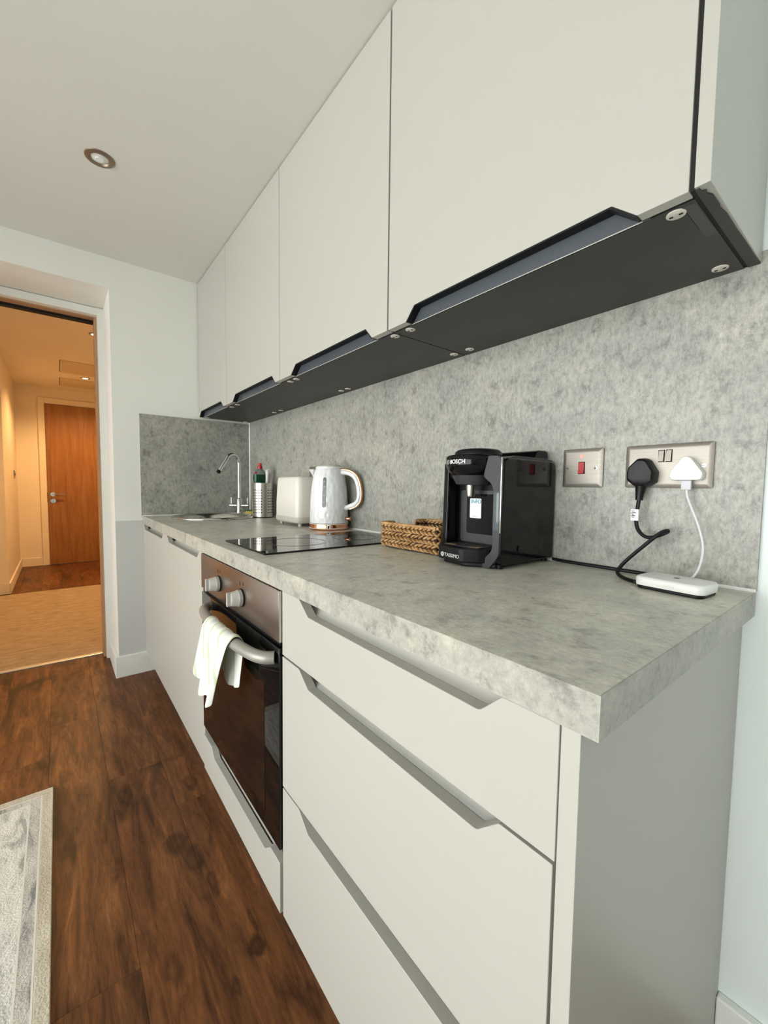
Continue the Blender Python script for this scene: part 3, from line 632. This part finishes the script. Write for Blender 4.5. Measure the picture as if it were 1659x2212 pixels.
# clip on the band facing the room
def ang(a, r, z): return (r*math.cos(a), r*math.sin(a), z)
fa = math.radians(-128+62+6)
bm = nb(); loft(bm, [[ang(fa-.09, .0778, .003), ang(fa+.09, .0778, .003), ang(fa+.09, .0778, .021), ang(fa-.09, .0778, .021)], [ang(fa-.09, .0795, .003), ang(fa+.09, .0795, .003), ang(fa+.09, .0795, .021), ang(fa-.09, .0795, .021)]]); cl = obj('base_clip', bm, MT['white_pl'], t)
bm = nb(); loft(bm, [[ang(fa-.035, .0790, .0045), ang(fa+.035, .0790, .0045), ang(fa+.035, .0790, .015), ang(fa-.035, .0790, .015)], [ang(fa-.035, .0800, .0045), ang(fa+.035, .0800, .0045), ang(fa+.035, .0800, .015), ang(fa-.035, .0800, .015)]]); obj('clip_slot', bm, MT['dark_hole'], cl)
# spout
bm = nb(); loft(bm, [[(-.056, -.030, .234), (-.056, .030, .234), (-.060, .022, .20), (-.064, 0, .186), (-.060, -.022, .20)], [(-.078, -.016, .235), (-.078, .016, .235), (-.077, .011, .218), (-.076, 0, .208), (-.077, -.011, .218)], [(-.094, -.007, .2355), (-.094, .007, .2355), (-.0935, .005, .232), (-.093, 0, .230), (-.0935, -.005, .232)]]); obj('spout', bm, MT['kettle'], t, angle=60)
# water window, printed ticks
wa = math.radians(-128+62-8)
def cyl_patch(a0, a1, zs, dr):
    bm = nb(); R = []
    def rad(z):
        P = [(.0765, .0235), (.0765, .03), (.0755, .09), (.0715, .15), (.0645, .20), (.0585, .225)][1:]
        P = [(.03, .0765), (.09, .0755), (.15, .0715), (.20, .0645), (.225, .0585)]
        for (za, ra), (zb_, rb) in zip(P, P[1:]):
            if za <= z <= zb_: return ra+(rb-ra)*(z-za)/(zb_-za)
        return .0765
    for z, w in zs:
        a = wa-w/.075/2; b = wa+w/.075/2
        R.append([ang(a+(b-a)*k/4, rad(z)+dr, z) for k in range(5)])
    loft(bm, R, False, False, closed=False); return bm
zs = [(.086, .001), (.088, .009), (.092, .0145), (.12, .0150), (.15, .0150), (.18, .0150), (.196, .0145), (.200, .009), (.202, .001)]
obj('water_window', cyl_patch(0, 0, zs, .0009), mat('smoked_window', (.10, .12, .13), .15), t)
for z in (.105, .13, .165, .185): obj('level_mark', cyl_patch(0, 0, [(z, .007), (z+.003, .007)], .0013), MT['print_grey'], t)
# handle: white loop with copper outer stripe
hp = spline([(.054, 0, .222), (.080, 0, .222), (.108, 0, .212), (.126, 0, .190), (.136, 0, .150), (.134, 0, .118), (.120, 0, .100), (.098, 0, .090), (.0735, 0, .082)], 6)
bm = nb(); tube(bm, hp, .0105, 14, sx=1.05); hd = obj('handle', bm, MT['kettle'], t, angle=60)
def offs(k):
    out = []
    for i, p in enumerate(hp):
        T = (hp[min(i+1, len(hp)-1)]-hp[max(i-1, 0)]).normalized(); nn = Vector((-T.z, 0, T.x)); out.append(p+nn*k)
    return out
bm = nb(); tube(bm, offs(.0105)[1:-5], .0036, 10, sx=2.4); obj('copper_stripe', bm, MT['copper'], hd)
bm = nb(); cyl(bm, (.076, 0, .041), (.083, 0, .041), .0035); cyl(bm, (.083, 0, .041), (.096, 0, .041), .0078, 18); obj('switch_knob', bm, MT['copper'], t)

# ------------------------------------------------------------------ hob
t = thing('ceramic_hob', 'black glass two-ring domino hob set in the worktop', 'hob', (-.295, .976, H))
hy = .1535
bm = nb(); prism(bm, rrect(-.245, .245, -hy, hy, .004), 'z', .0005, .0048); obj('glass', bm, MT['black_glass'], t, bevel=.0008)
def ring(bm, cx, cy, ra, rb):
    lathe(bm, [(ra, .0049), (ra, .0051), (rb, .0051), (rb, .0049)], 64, (cx, cy, 0), cap0=False, cap1=False)
for cx, cy, R in ((-.085, .0, .092), (.128, 0, .075)):
    bm = nb(); ring(bm, cx, cy, R, R-.0025); ring(bm, cx, cy, R-.006, R-.007); obj('cooking_zone', bm, MT['hob_ring'], t)

# ------------------------------------------------------------------ wicker basket
t = thing('wicker_basket', 'woven water-hyacinth basket with dipped handle ends', 'basket', (-.105, .683, H+.0035), math.radians(3))
bx, by, bh = .094, .106, .066                          # half depth, half length, height
def strand(bm, c, d, up, ln, w, th):
    d = Vector(d).normalized(); up = Vector(up); nrm = d.cross(up)
    rings = []
    for s, k in ((-1, .10), (-.75, .55), (-.3, 1), (.2, 1.0), (.65, .75), (1, .2)):
        p = Vector(c)+d*(ln*s)
        rings.append([tuple(p+(d.cross(nrm))*w*k*math.cos(2*PI*q/6)+nrm*th*k*math.sin(2*PI*q/6)) for q in range(6)])
    loft(bm, rings)
rows_ = 6; rh = bh/rows_
def braid_row(i, half_only=0):
    bm = nb(); z = rh*(i+.5); v = 1 if i % 2 == 0 else -1
    for side in range(4):
        along = Vector((0, 1, 0)) if side in (0, 2) else Vector((1, 0, 0)); half = by if side in (0, 2) else bx
        nrm = [Vector((-1, 0, 0)), Vector((0, 1, 0)), Vector((1, 0, 0)), Vector((0, -1, 0))][side]
        base = nrm*(bx if side in (0, 2) else by)
        n = int(2*half/.0150)
        for k in range(n):
            u = -half+2*half*(k+.5)/n
            if side in (1, 3) and abs(u) < .044 and i >= 3: continue
            if half_only and not ((side == 0 or side in (1, 3) and u < 0) if half_only < 0 else (side == 2 or side in (1, 3) and u > 0)): continue
            d = along+Vector((0, 0, 1))*(v*random.uniform(.42, .62))
            c = base*.965+along*(u+random.uniform(-.0012, .0012)+(.004 if i % 2 else 0))+Vector((0, 0, z+random.uniform(-.0007, .0007)))
            strand(bm, c, d, (0, 0, 1), .0112, .0046, .0072+random.uniform(-.0006, .0010))
    return bm
for i in range(rows_):
    for hf_ in ((0,) if i < 3 else (-1, 1)): obj('braid_row', braid_row(i, hf_), MT['wicker'], t, angle=60)
# inner shell with dips at the ends and a floor
bm = nb()
box(bm, -bx+.003, -bx+.007, -by+.003, by-.003, .003, bh-.004); box(bm, bx-.007, bx-.003, -by+.003, by-.003, .003, bh-.004)
for s in (-1, 1):
    pts = [(-bx+.007, .003), (bx-.007, .003), (bx-.007, bh-.004), (.047, bh-.004), (.040, bh*.42), (-.040, bh*.42), (-.047, bh-.004), (-bx+.007, bh-.004)]
    prism(bm, pts, 'y', s*(by-.003), s*(by-.007))
box(bm, -bx+.003, bx-.003, -by+.003, by-.003, .0, .003); obj('inner_wall', bm, MT['wicker_shade'], t, smooth=False)
bm = nb(); tube(bm, [(-bx, by-.004, bh), (-bx, -by+.004, bh)], .0042, 8); tube(bm, [(bx, by-.004, bh), (bx, -by+.004, bh)], .0042, 8)
for s in (-1, 1): tube(bm, spline([(-bx, s*by, bh), (-.052, s*by, bh), (-.044, s*by, bh-.006), (-.036, s*by, bh*.42), (0, s*by, bh*.40), (.036, s*by, bh*.42), (.044, s*by, bh-.006), (.052, s*by, bh), (bx, s*by, bh)], 4), .0042, 8)
obj('rim_braid', bm, MT['wicker'], t, angle=70)

# ------------------------------------------------------------------ coffee machine (local: -Y front, +X right-hand side)
t = thing('coffee_machine', 'black pod coffee machine with round brew head and drip tray', 'coffee machine', (-.112, .4525, H+.001), -PI/2)
hw = .0845
side = fillet([(-.1035, .008), (.104, .008), (.104, .236), (-.085, .236), (-.098, .228)], [.02, .006, .022, .012, .01], 6)
bm = nb(); prism(bm, side, 'x', hw-.022, hw); sd = obj('side_panel', bm, MT['black_gloss'], t, bevel=.003)
bm = nb(); prism(bm, side, 'x', -hw, -hw+.016); obj('side_panel', bm, MT['black_gloss'], t, bevel=.003)
core = fillet([(-.060, .008), (.100, .008), (.100, .230), (-.092, .2335), (-.092, .192), (-.060, .184)], [0, 0, .012, .006, .01, .012], 4)
bm = nb(); prism(bm, core, 'x', -hw+.016, hw-.022); obj('body', bm, MT['black'], t)
bm = nb(); prism(bm, fillet([(-.075, .2345), (.098, .2345), (.104, .22), (.104, .2385), (.07, .2425), (-.05, .2425)], [.004, .002, .002, .008, .01, .01], 4), 'x', -hw+.006, hw-.008); obj('top_cover', bm, MT['grey_plastic'], t)
bm = nb(); prism(bm, fillet([(.048, .2425), (.1035, .2425), (.1035, .262), (.062, .262)], [.002, .002, .014, .014], 5), 'x', -.062, .062); obj('tank_lid', bm, MT['black_gloss'], t, bevel=.003)
# dark grey front column trim on the right
tr_ = fillet([(hw-.0255, .0), (hw-.001, .030), (hw-.001, .232), (hw-.010, .240), (hw-.034, .240), (hw-.046, .196), (hw-.019, .178), (hw-.0185, .040), (hw-.05, .008), (-.02, .004), (-.02, -.0005), (hw-.05, -.0005)], [.004, .03, .012, .008, .004, .012, .03, .025, .01, .001, .001, .01], 8)
bm = nb(); prism(bm, tr_, 'y', -.1075, -.098); obj('column_trim', bm, MT['grey_plastic'], t, bevel=.0012)
obj('tank_strip', B(hw-.0185, hw-.0035, -.1082, -.104, .082, .164, .002), mat('clear_water_strip', (.10, .12, .13), .08), t)
obj('chrome_strip', B(hw-.0022, hw+.0006, -.1075, -.1045, .078, .236, .0006), MT['chrome'], t)
# brew head
hc_ = (-.010, -.083)
bm = nb(); lathe(bm, [(.040, .196), (.047, .200), (.0555, .210), (.0600, .220), (.0615, .2395), (.058, .2435), (.050, .2445)], 48, (hc_[0], hc_[1], 0)); bh_ = obj('brew_head', bm, MT['black_gloss'], t, angle=60)
bm = nb(); lathe(bm, [(.053, .2445), (.052, .252), (.046, .257), (.03, .2595), (.001, .260)], 48, (hc_[0]+.004, hc_[1]+.012, 0)); obj('head_lid', bm, MT['black'], t, angle=60)
bm = nb(); lathe(bm, [(.030, .178), (.037, .180), (.0435, .192), (.0475, .204)], 40, (hc_[0], hc_[1], 0)); obj('collar', bm, MT['grey_plastic'], t)
bm = nb(); lathe(bm, [(.0085, .152), (.0095, .155), (.0105, .1785)], 24, (hc_[0]+.001, hc_[1]-.008, 0)); obj('nozzle', bm, MT['steel'], t)
# recess back: framed gloss panel and sticker
bm = nb(); prism(bm, rrect(-.060, .055, .045, .166, .008), 'y', -.0635, -.060); rp_ = obj('recess_panel', bm, MT['grey_plastic'], t)
bm = nb(); prism(bm, rrect(-.040, .058, .066, .158, .006), 'y', -.0655, -.0636); obj('gloss_insert', bm, MT['black_gloss'], rp_)
stx0, stx1 = -.030, .0025
bm = nb(); prism(bm, rrect(stx0, stx1, .1020, .1475, .003), 'y', -.0662, -.0656); st = obj('sticker', bm, MT['sticker'], t); st['label'] = 'white INFO sticker'
def ftext(body, size, x, y, z, bold=True, yaw=0): return text_mesh(body, size, Matrix.Translation((x, y, z)) @ Matrix.Rotation(yaw, 4, 'Z') @ Matrix.Rotation(PI/2, 4, 'X'), bold, .00015)
obj('sticker_lettering', ftext('INFO', .0125, stx0+.0035, -.0664, .1365), MT['sticker_blue'], st, smooth=False)
obj('sticker_small_print', ftext('SCAN ME', .0036, stx0+.0085, -.0664, .1045, False), MT['print_grey'], st, smooth=False)
# lettering that follows the round head
def arc_text(body, size, z, R, a0, cxy, m, parent, name):
    c0 = text_mesh(body, size, Matrix.Identity(4), True, .0001)
    for v in c0.verts:
        a = a0+v.co.x/R; rr_ = R+.0003+(.0004 if v.co.z > 0 else 0); zz = z+v.co.y
        v.co = Vector((cxy[0]+rr_*math.cos(a), cxy[1]+rr_*math.sin(a), zz))
    return obj(name, c0, m, parent, smooth=False)
arc_text('BOSCH', .0125, .2245, .0612, math.radians(-104), hc_, MT['print_white'], bh_, 'brand_lettering')
# round logo left of the lettering: a ring with a bar
def arc_pt(a, R, z): return (hc_[0]+R*math.cos(a), hc_[1]+R*math.sin(a), z)
bm = nb(); la = math.radians(-112); tube(bm, [arc_pt(la+.082*math.cos(q), .0613, .2285+.0050*math.sin(q)) for q in [2*PI*k/20 for k in range(21)]], .0005, 6); tube(bm, [arc_pt(la-.03, .0614, .2245), arc_pt(la-.03, .0614, .2325)], .0005, 6); tube(bm, [arc_pt(la+.03, .0614, .2245), arc_pt(la+.03, .0614, .2325)], .0005, 6); obj('brand_mark', bm, MT['print_grey'], bh_)
# drip tray and base
tray = fillet([(-hw-.004, -.062), (-hw-.004, -.105), (-.060, -.137), (.010, -.142), (.040, -.118), (.055, -.100), (.055, -.062)], [0, .012, .02, .02, .02, .006, 0], 6)
bm = nb(); prism(bm, tray, 'z', .010, .0400); dt = obj('drip_tray', bm, MT['black'], t, bevel=.002)
tray2 = fillet([(-hw+.006, -.06), (-hw+.006, -.098), (-.054, -.126), (.010, -.130), (.045, -.106), (.070, -.098), (.070, -.06)], [0, .012, .02, .02, .02, .006, 0], 6)
bm = nb(); prism(bm, tray2, 'z', .0008, .0098); obj('base', bm, MT['black'], t, bevel=.002)
bm = nb(); box(bm, -.066, .034, -.115, -.066, .0401, .0411); gr = obj('drip_grid', bm, MT['grey_plastic'], dt, smooth=False)
bm = nb(); box(bm, -.062, -.036, -.112, -.100, .0412, .0418); prism(bm, [(.005, -.118), (.034, -.106), (.034, -.096), (.008, -.106)], 'z', .0412, .0418); obj('tape_piece', bm, mat('tan_tape', (.22, .16, .05), .6), dt, smooth=False)
# brand lettering on the tray front
e0 = Vector((-.060, -.137, 0)); e1 = Vector((.010, -.142, 0)); dirx = (e1-e0).normalized(); yawt = math.atan2(dirx.y, dirx.x)
p_ = e0+dirx*.020
obj('tray_lettering', ftext('TASSIMO', .0115, p_.x, p_.y-.0006, .0170, False, yawt), MT['print_white'], dt, smooth=False)
bm = nb(); c_ = e0+dirx*.0135+Vector((0, -.0006, .0210))
tube(bm, [tuple(c_+dirx*.0048*math.cos(q)+Vector((0, 0, .0048*math.sin(q)))) for q in [2*PI*k/16 for k in range(17)]], .0006, 6)
for q in range(6):
    a = PI/3*q; tube(bm, [tuple(c_+dirx*.001*math.cos(a)+Vector((0, 0, .001*math.sin(a)))), tuple(c_+dirx*.0042*math.cos(a+.5)+Vector((0, 0, .0042*math.sin(a+.5))))], .0006, 6)
obj('tray_mark', bm, MT['print_white'], dt)
bm = nb(); cyl(bm, (hw, -.035, .040), (hw+.002, -.035, .040), .007, 20); obj('side_button', bm, MT['black_gloss'], t)
for fx in (-.06, .07):
    for fy in (-.085, .09): bm = nb(); lathe(bm, [(.007, -.001), (.007, .008)], 14, (fx, fy, 0)); obj('foot', bm, MT['black'], t)

# ------------------------------------------------------------------ sockets (local: X = depth into room is -x, Y along wall)
def socket(y0, y1, z0, z1, label, kind, group=None, cat='socket', name='wall_socket'):
    t = thing(name, label, cat, (0, (y0+y1)/2, (z0+z1)/2), 0, group); hy, hz_ = (y1-y0)/2, (z1-z0)/2
    rings = [[(-.0002, p[0], p[1]) for p in rrect(-hy, hy, -hz_, hz_, .004)], [(-.004, p[0], p[1]) for p in rrect(-hy, hy, -hz_, hz_, .004)], [(-.0075, p[0], p[1]) for p in rrect(-hy+.006, hy-.006, -hz_+.006, hz_-.006, .003)], [(-.008, p[0], p[1]) for p in rrect(-hy+.009, hy-.009, -hz_+.009, hz_-.009, .002)]]
    bm = nb(); loft(bm, rings); pl = obj('plate', bm, MT['plate'], t, angle=25)
    for sy in (-1, 1):
        bm = nb(); cyl(bm, (-.0078, sy*(hy-.013), -.001), (-.0098, sy*(hy-.013), -.001), .0036, 16); sc = obj('screw', bm, MT['chrome'], t)
        obj('screw_slot', B(-.0101, -.0097, sy*(hy-.013)-.003, sy*(hy-.013)+.003, -.0016, -.0004), MT['dark_hole'], sc, smooth=False)
    return t
def rocker(t, y, z, hy, hz_, m):
    obj('switch_surround', B(-.0084, -.0079, y-hy-.0013, y+hy+.0013, z-hz_-.0013, z+hz_+.0013), MT['dark_hole'], t, smooth=False)
    bm = nb(); prism(bm, [(-.0084, z-hz_), (-.0084, z+hz_), (-.0096, z+hz_), (-.0125, z-hz_)], 'y', y-hy, y+hy); obj('switch', bm, m, t, smooth=False)
def pins(t, y, z):
    bm = nb(); box(bm, -.0083, -.0079, y-.002, y+.002, z+.006, z+.014); box(bm, -.0083, -.0079, y-.0145, y-.008, z-.008, z-.004); box(bm, -.0083, -.0079, y+.008, y+.0145, z-.008, z-.004); obj('pin_holes', bm, MT['dark_hole'], t, smooth=False)
ds = socket(.068, .2155, 1.0290, 1.1145, 'brushed steel double socket holding a black and a white plug', 'double')
for y in (.0085, -.0042): rocker(ds, y, .0195, .0042, .0105, MT['plate'])
for y in (.036, -.036): pins(ds, y, -.004)
ck = socket(.2615, .3515, 1.0290, 1.1155, 'brushed steel cooker switch with a red rocker', 'switch', cat='switch', name='cooker_switch')
rocker(ck, .0, .0, .0062, .0125, MT['red'])
bm = nb(); cyl(bm, (-.0079, 0, .0265), (-.0092, 0, .0265), .0035, 16); obj('neon_indicator', bm, MT['neon'], ck)
cs = socket(.3945, .4805, 1.0310, 1.1175, 'brushed steel single socket mostly hidden behind the coffee machine', 'single'); rocker(cs, .012, .018, .0045, .01, MT['plate']); pins(cs, -.005, -.006)
k1 = socket(1.450, 1.5965, 1.0280, 1.1125, 'brushed steel double socket half hidden behind the toaster and kettle spout', 'double')
for y in (.007, -.007): rocker(k1, y, .0195, .0045, .0105, MT['plate'])
for y in (.036, -.036): pins(k1, y, -.004)
k2 = socket(1.333, 1.4200, 1.0280, 1.1125, 'brushed steel single socket peeking out behind the kettle lid', 'single'); rocker(k2, .012, .018, .0045, .01, MT['plate']); pins(k2, -.005, -.006)

# ------------------------------------------------------------------ power cord with plug, charger with cable, router
t = thing('power_cord', 'black power cord with a three-pin plug and white paper tag', 'power cord', (-.03, .178, H))
pg = fillet([(.1540, 1.040), (.1525, 1.060), (.1660, 1.083), (.1720, 1.0870), (.1850, 1.0870), (.2010, 1.070), (.2035, 1.060), (.2030, 1.043), (.1900, 1.032), (.1660, 1.032)], .006, 4)
bm = nb(); c_ = Vector((.178, 1.06)); loft(bm, [[(-.0085, p[0], p[1]) for p in pg], [(-.026, p[0], p[1]) for p in pg], [(-.033, c_.x+(p[0]-c_.x)*.93, c_.y+(p[1]-c_.y)*.93) for p in pg], [(-.0355, c_.x+(p[0]-c_.x)*.8, c_.y+(p[1]-c_.y)*.8) for p in pg]])
pb = obj('plug', bm, MT['black'], t, world=True)
bm = nb(); tube(bm, [(-.020, .1795, 1.040), (-.020, .180, 1.028), (-.021, .181, 1.012), (-.0215, .1812, 1.004)], [.0125, .0095, .0072, .0068], 14); obj('cable_grip', bm, MT['black'], pb, world=True)
r_ = .0036
cp_ = [(-.0215, .1812, 1.006), (-.024, .1825, .985), (-.028, .1820, .962), (-.031, .1765, .945), (-.033, .164, .9335), (-.034, .150, .9330), (-.034, .134, .9405), (-.033, .1255, .9462), (-.035, .1268, .9480), (-.040, .138, .9405), (-.046, .158, .9180), (-.053, .183, .8890), (-.060, .1955, .8700), (-.068, .1960, .8590), (-.085, .1800, .8558), (-.103, .158, .8556), (-.105, .146, .8556), (-.085, .139, .8556), (-.060, .112, .8556), (-.0495, .106, .8556), (-.034, .112, .8556), (-.0215, .128, .8556), (-.0125, .155, .8556), (-.0095, .20, .8556), (-.0090, .26, .8556), (-.0090, .31, .8556), (-.0090, .352, .8562), (-.0085, .3668, .8570)]
bm = nb(); tube(bm, spline(cp_, 6), r_, 10); obj('cord', bm, MT['black'], t, world=True)
bm = nb(); box(bm, -.0315, -.0305, .1775, .1915, .963, .9855); tube(bm, [(-.0255, .1825, .9855), (-.028, .1822, .963)], .0045, 12)
tg = obj('paper_tag', bm, MT['sticker'], t, world=True, smooth=False)
bm = nb()
for z, w in ((.982, .005), (.979, .008), (.976, .004), (.973, .007), (.970, .005)): box(bm, -.0318, -.0315, .190-w, .1900, z-.0007, z+.0007)
obj('tag_print', bm, MT['black'], tg, world=True, smooth=False)
t = thing('usb_charger', 'white triangular three-pin USB charger with a white cable', 'charger', (-.02, .1035, 1.05))
pg = fillet([(.0790, 1.0435), (.0770, 1.0560), (.0960, 1.0840), (.1030, 1.0880), (.1090, 1.0870), (.1280, 1.0600), (.1295, 1.0500), (.1265, 1.0435)], .007, 4); c_ = Vector((.1033, 1.062))
bm = nb(); loft(bm, [[(-.0085, p[0], p[1]) for p in pg], [(-.027, p[0], p[1]) for p in pg], [(-.0295, c_.x+(p[0]-c_.x)*.95, c_.y+(p[1]-c_.y)*.95) for p in pg]]); obj('charger_body', bm, MT['white_pl'], t, world=True)
up_ = obj('usb_plug', B(-.0235, -.0150, .0955, .1115, 1.0255, 1.0434, .0015), mat('pale_grey_plastic', (.60, .60, .64), .4), t, world=True)
bm = nb(); tube(bm, spline([(-.019, .1025, 1.0265), (-.0195, .1015, 1.015), (-.022, .094, .995), (-.026, .0805, .962), (-.029, .0715, .930), (-.032, .0705, .905), (-.038, .0745, .880), (-.045, .083, .864), (-.0505, .0885, .8600), (-.0585, .0895, .8600)], 6), .0021, 10); obj('cable', bm, MT['white_cable'], t, world=True)
t = thing('pocket_router', 'small white rounded pocket router lying on the worktop', 'router', (-.106, .0875, H+.0005), math.radians(-5))
bm = nb(); prism(bm, rrect(-.0335, .0335, -.050, .050, .014, 6), 'z', 0, .006); obj('base', bm, MT['black'], t, bevel=.0015)
bm = nb(); loft(bm, [[(p[0], p[1], .0061) for p in rrect(-.0355, .0355, -.052, .052, .016, 6)], [(p[0], p[1], .0175) for p in rrect(-.0365, .0365, -.053, .053, .017, 6)], [(p[0], p[1], .0208) for p in rrect(-.0345, .0345, -.051, .051, .016, 6)], [(p[0], p[1], .0215) for p in rrect(-.031, .031, -.0475, .0475, .014, 6)]]); obj('case', bm, MT['white_pl'], t, angle=50)
obj('power_button', B(-.0372, -.0362, -.012, .004, .0105, .0150, .0004), MT['white_pl'], t)
obj('top_mark', B(-.002, .006, -.005, .003, .0215, .0218), MT['grey_plastic'], t, smooth=False)

# ------------------------------------------------------------------ rug
t = thing('rug', 'cream and grey distressed patterned rug on the dark wood floor', 'rug', (-1.6, .35, 0))
rx1, ry1 = -.976, 1.565; rx0, ry0 = -2.85, -.95
def frame_(a, b, z0, z1):
    bm = nb(); box(bm, rx0+a, rx1-a, ry1-b, ry1-a, z0, z1); box(bm, rx0+a, rx1-a, ry0+a, ry0+b, z0, z1); box(bm, rx1-b, rx1-a, ry0+b, ry1-b, z0, z1); box(bm, rx0+a, rx0+b, ry0+b, ry1-b, z0, z1); return bm
obj('backing', B(rx0+.001, rx1-.001, ry0+.001, ry1-.001, .0005, .004), MT['rug_border'], t, world=True, smooth=False)
obj('border', frame_(0, .027, .004, .0095), MT['rug_border'], t, world=True, bevel=.002)
obj('cream_line', frame_(.027, .031, .004, .0092), MT['rug_line'], t, world=True, smooth=False)
obj('patterned_band', frame_(.031, .055, .004, .0090), MT['rug_band'], t, world=True, smooth=False)
obj('cream_line', frame_(.055, .059, .004, .0092), MT['rug_line'], t, world=True, smooth=False)
obj('field', B(rx0+.059, rx1-.059, ry0+.059, ry1-.059, .004, .0092), MT['rug_field'], t, world=True, smooth=False)
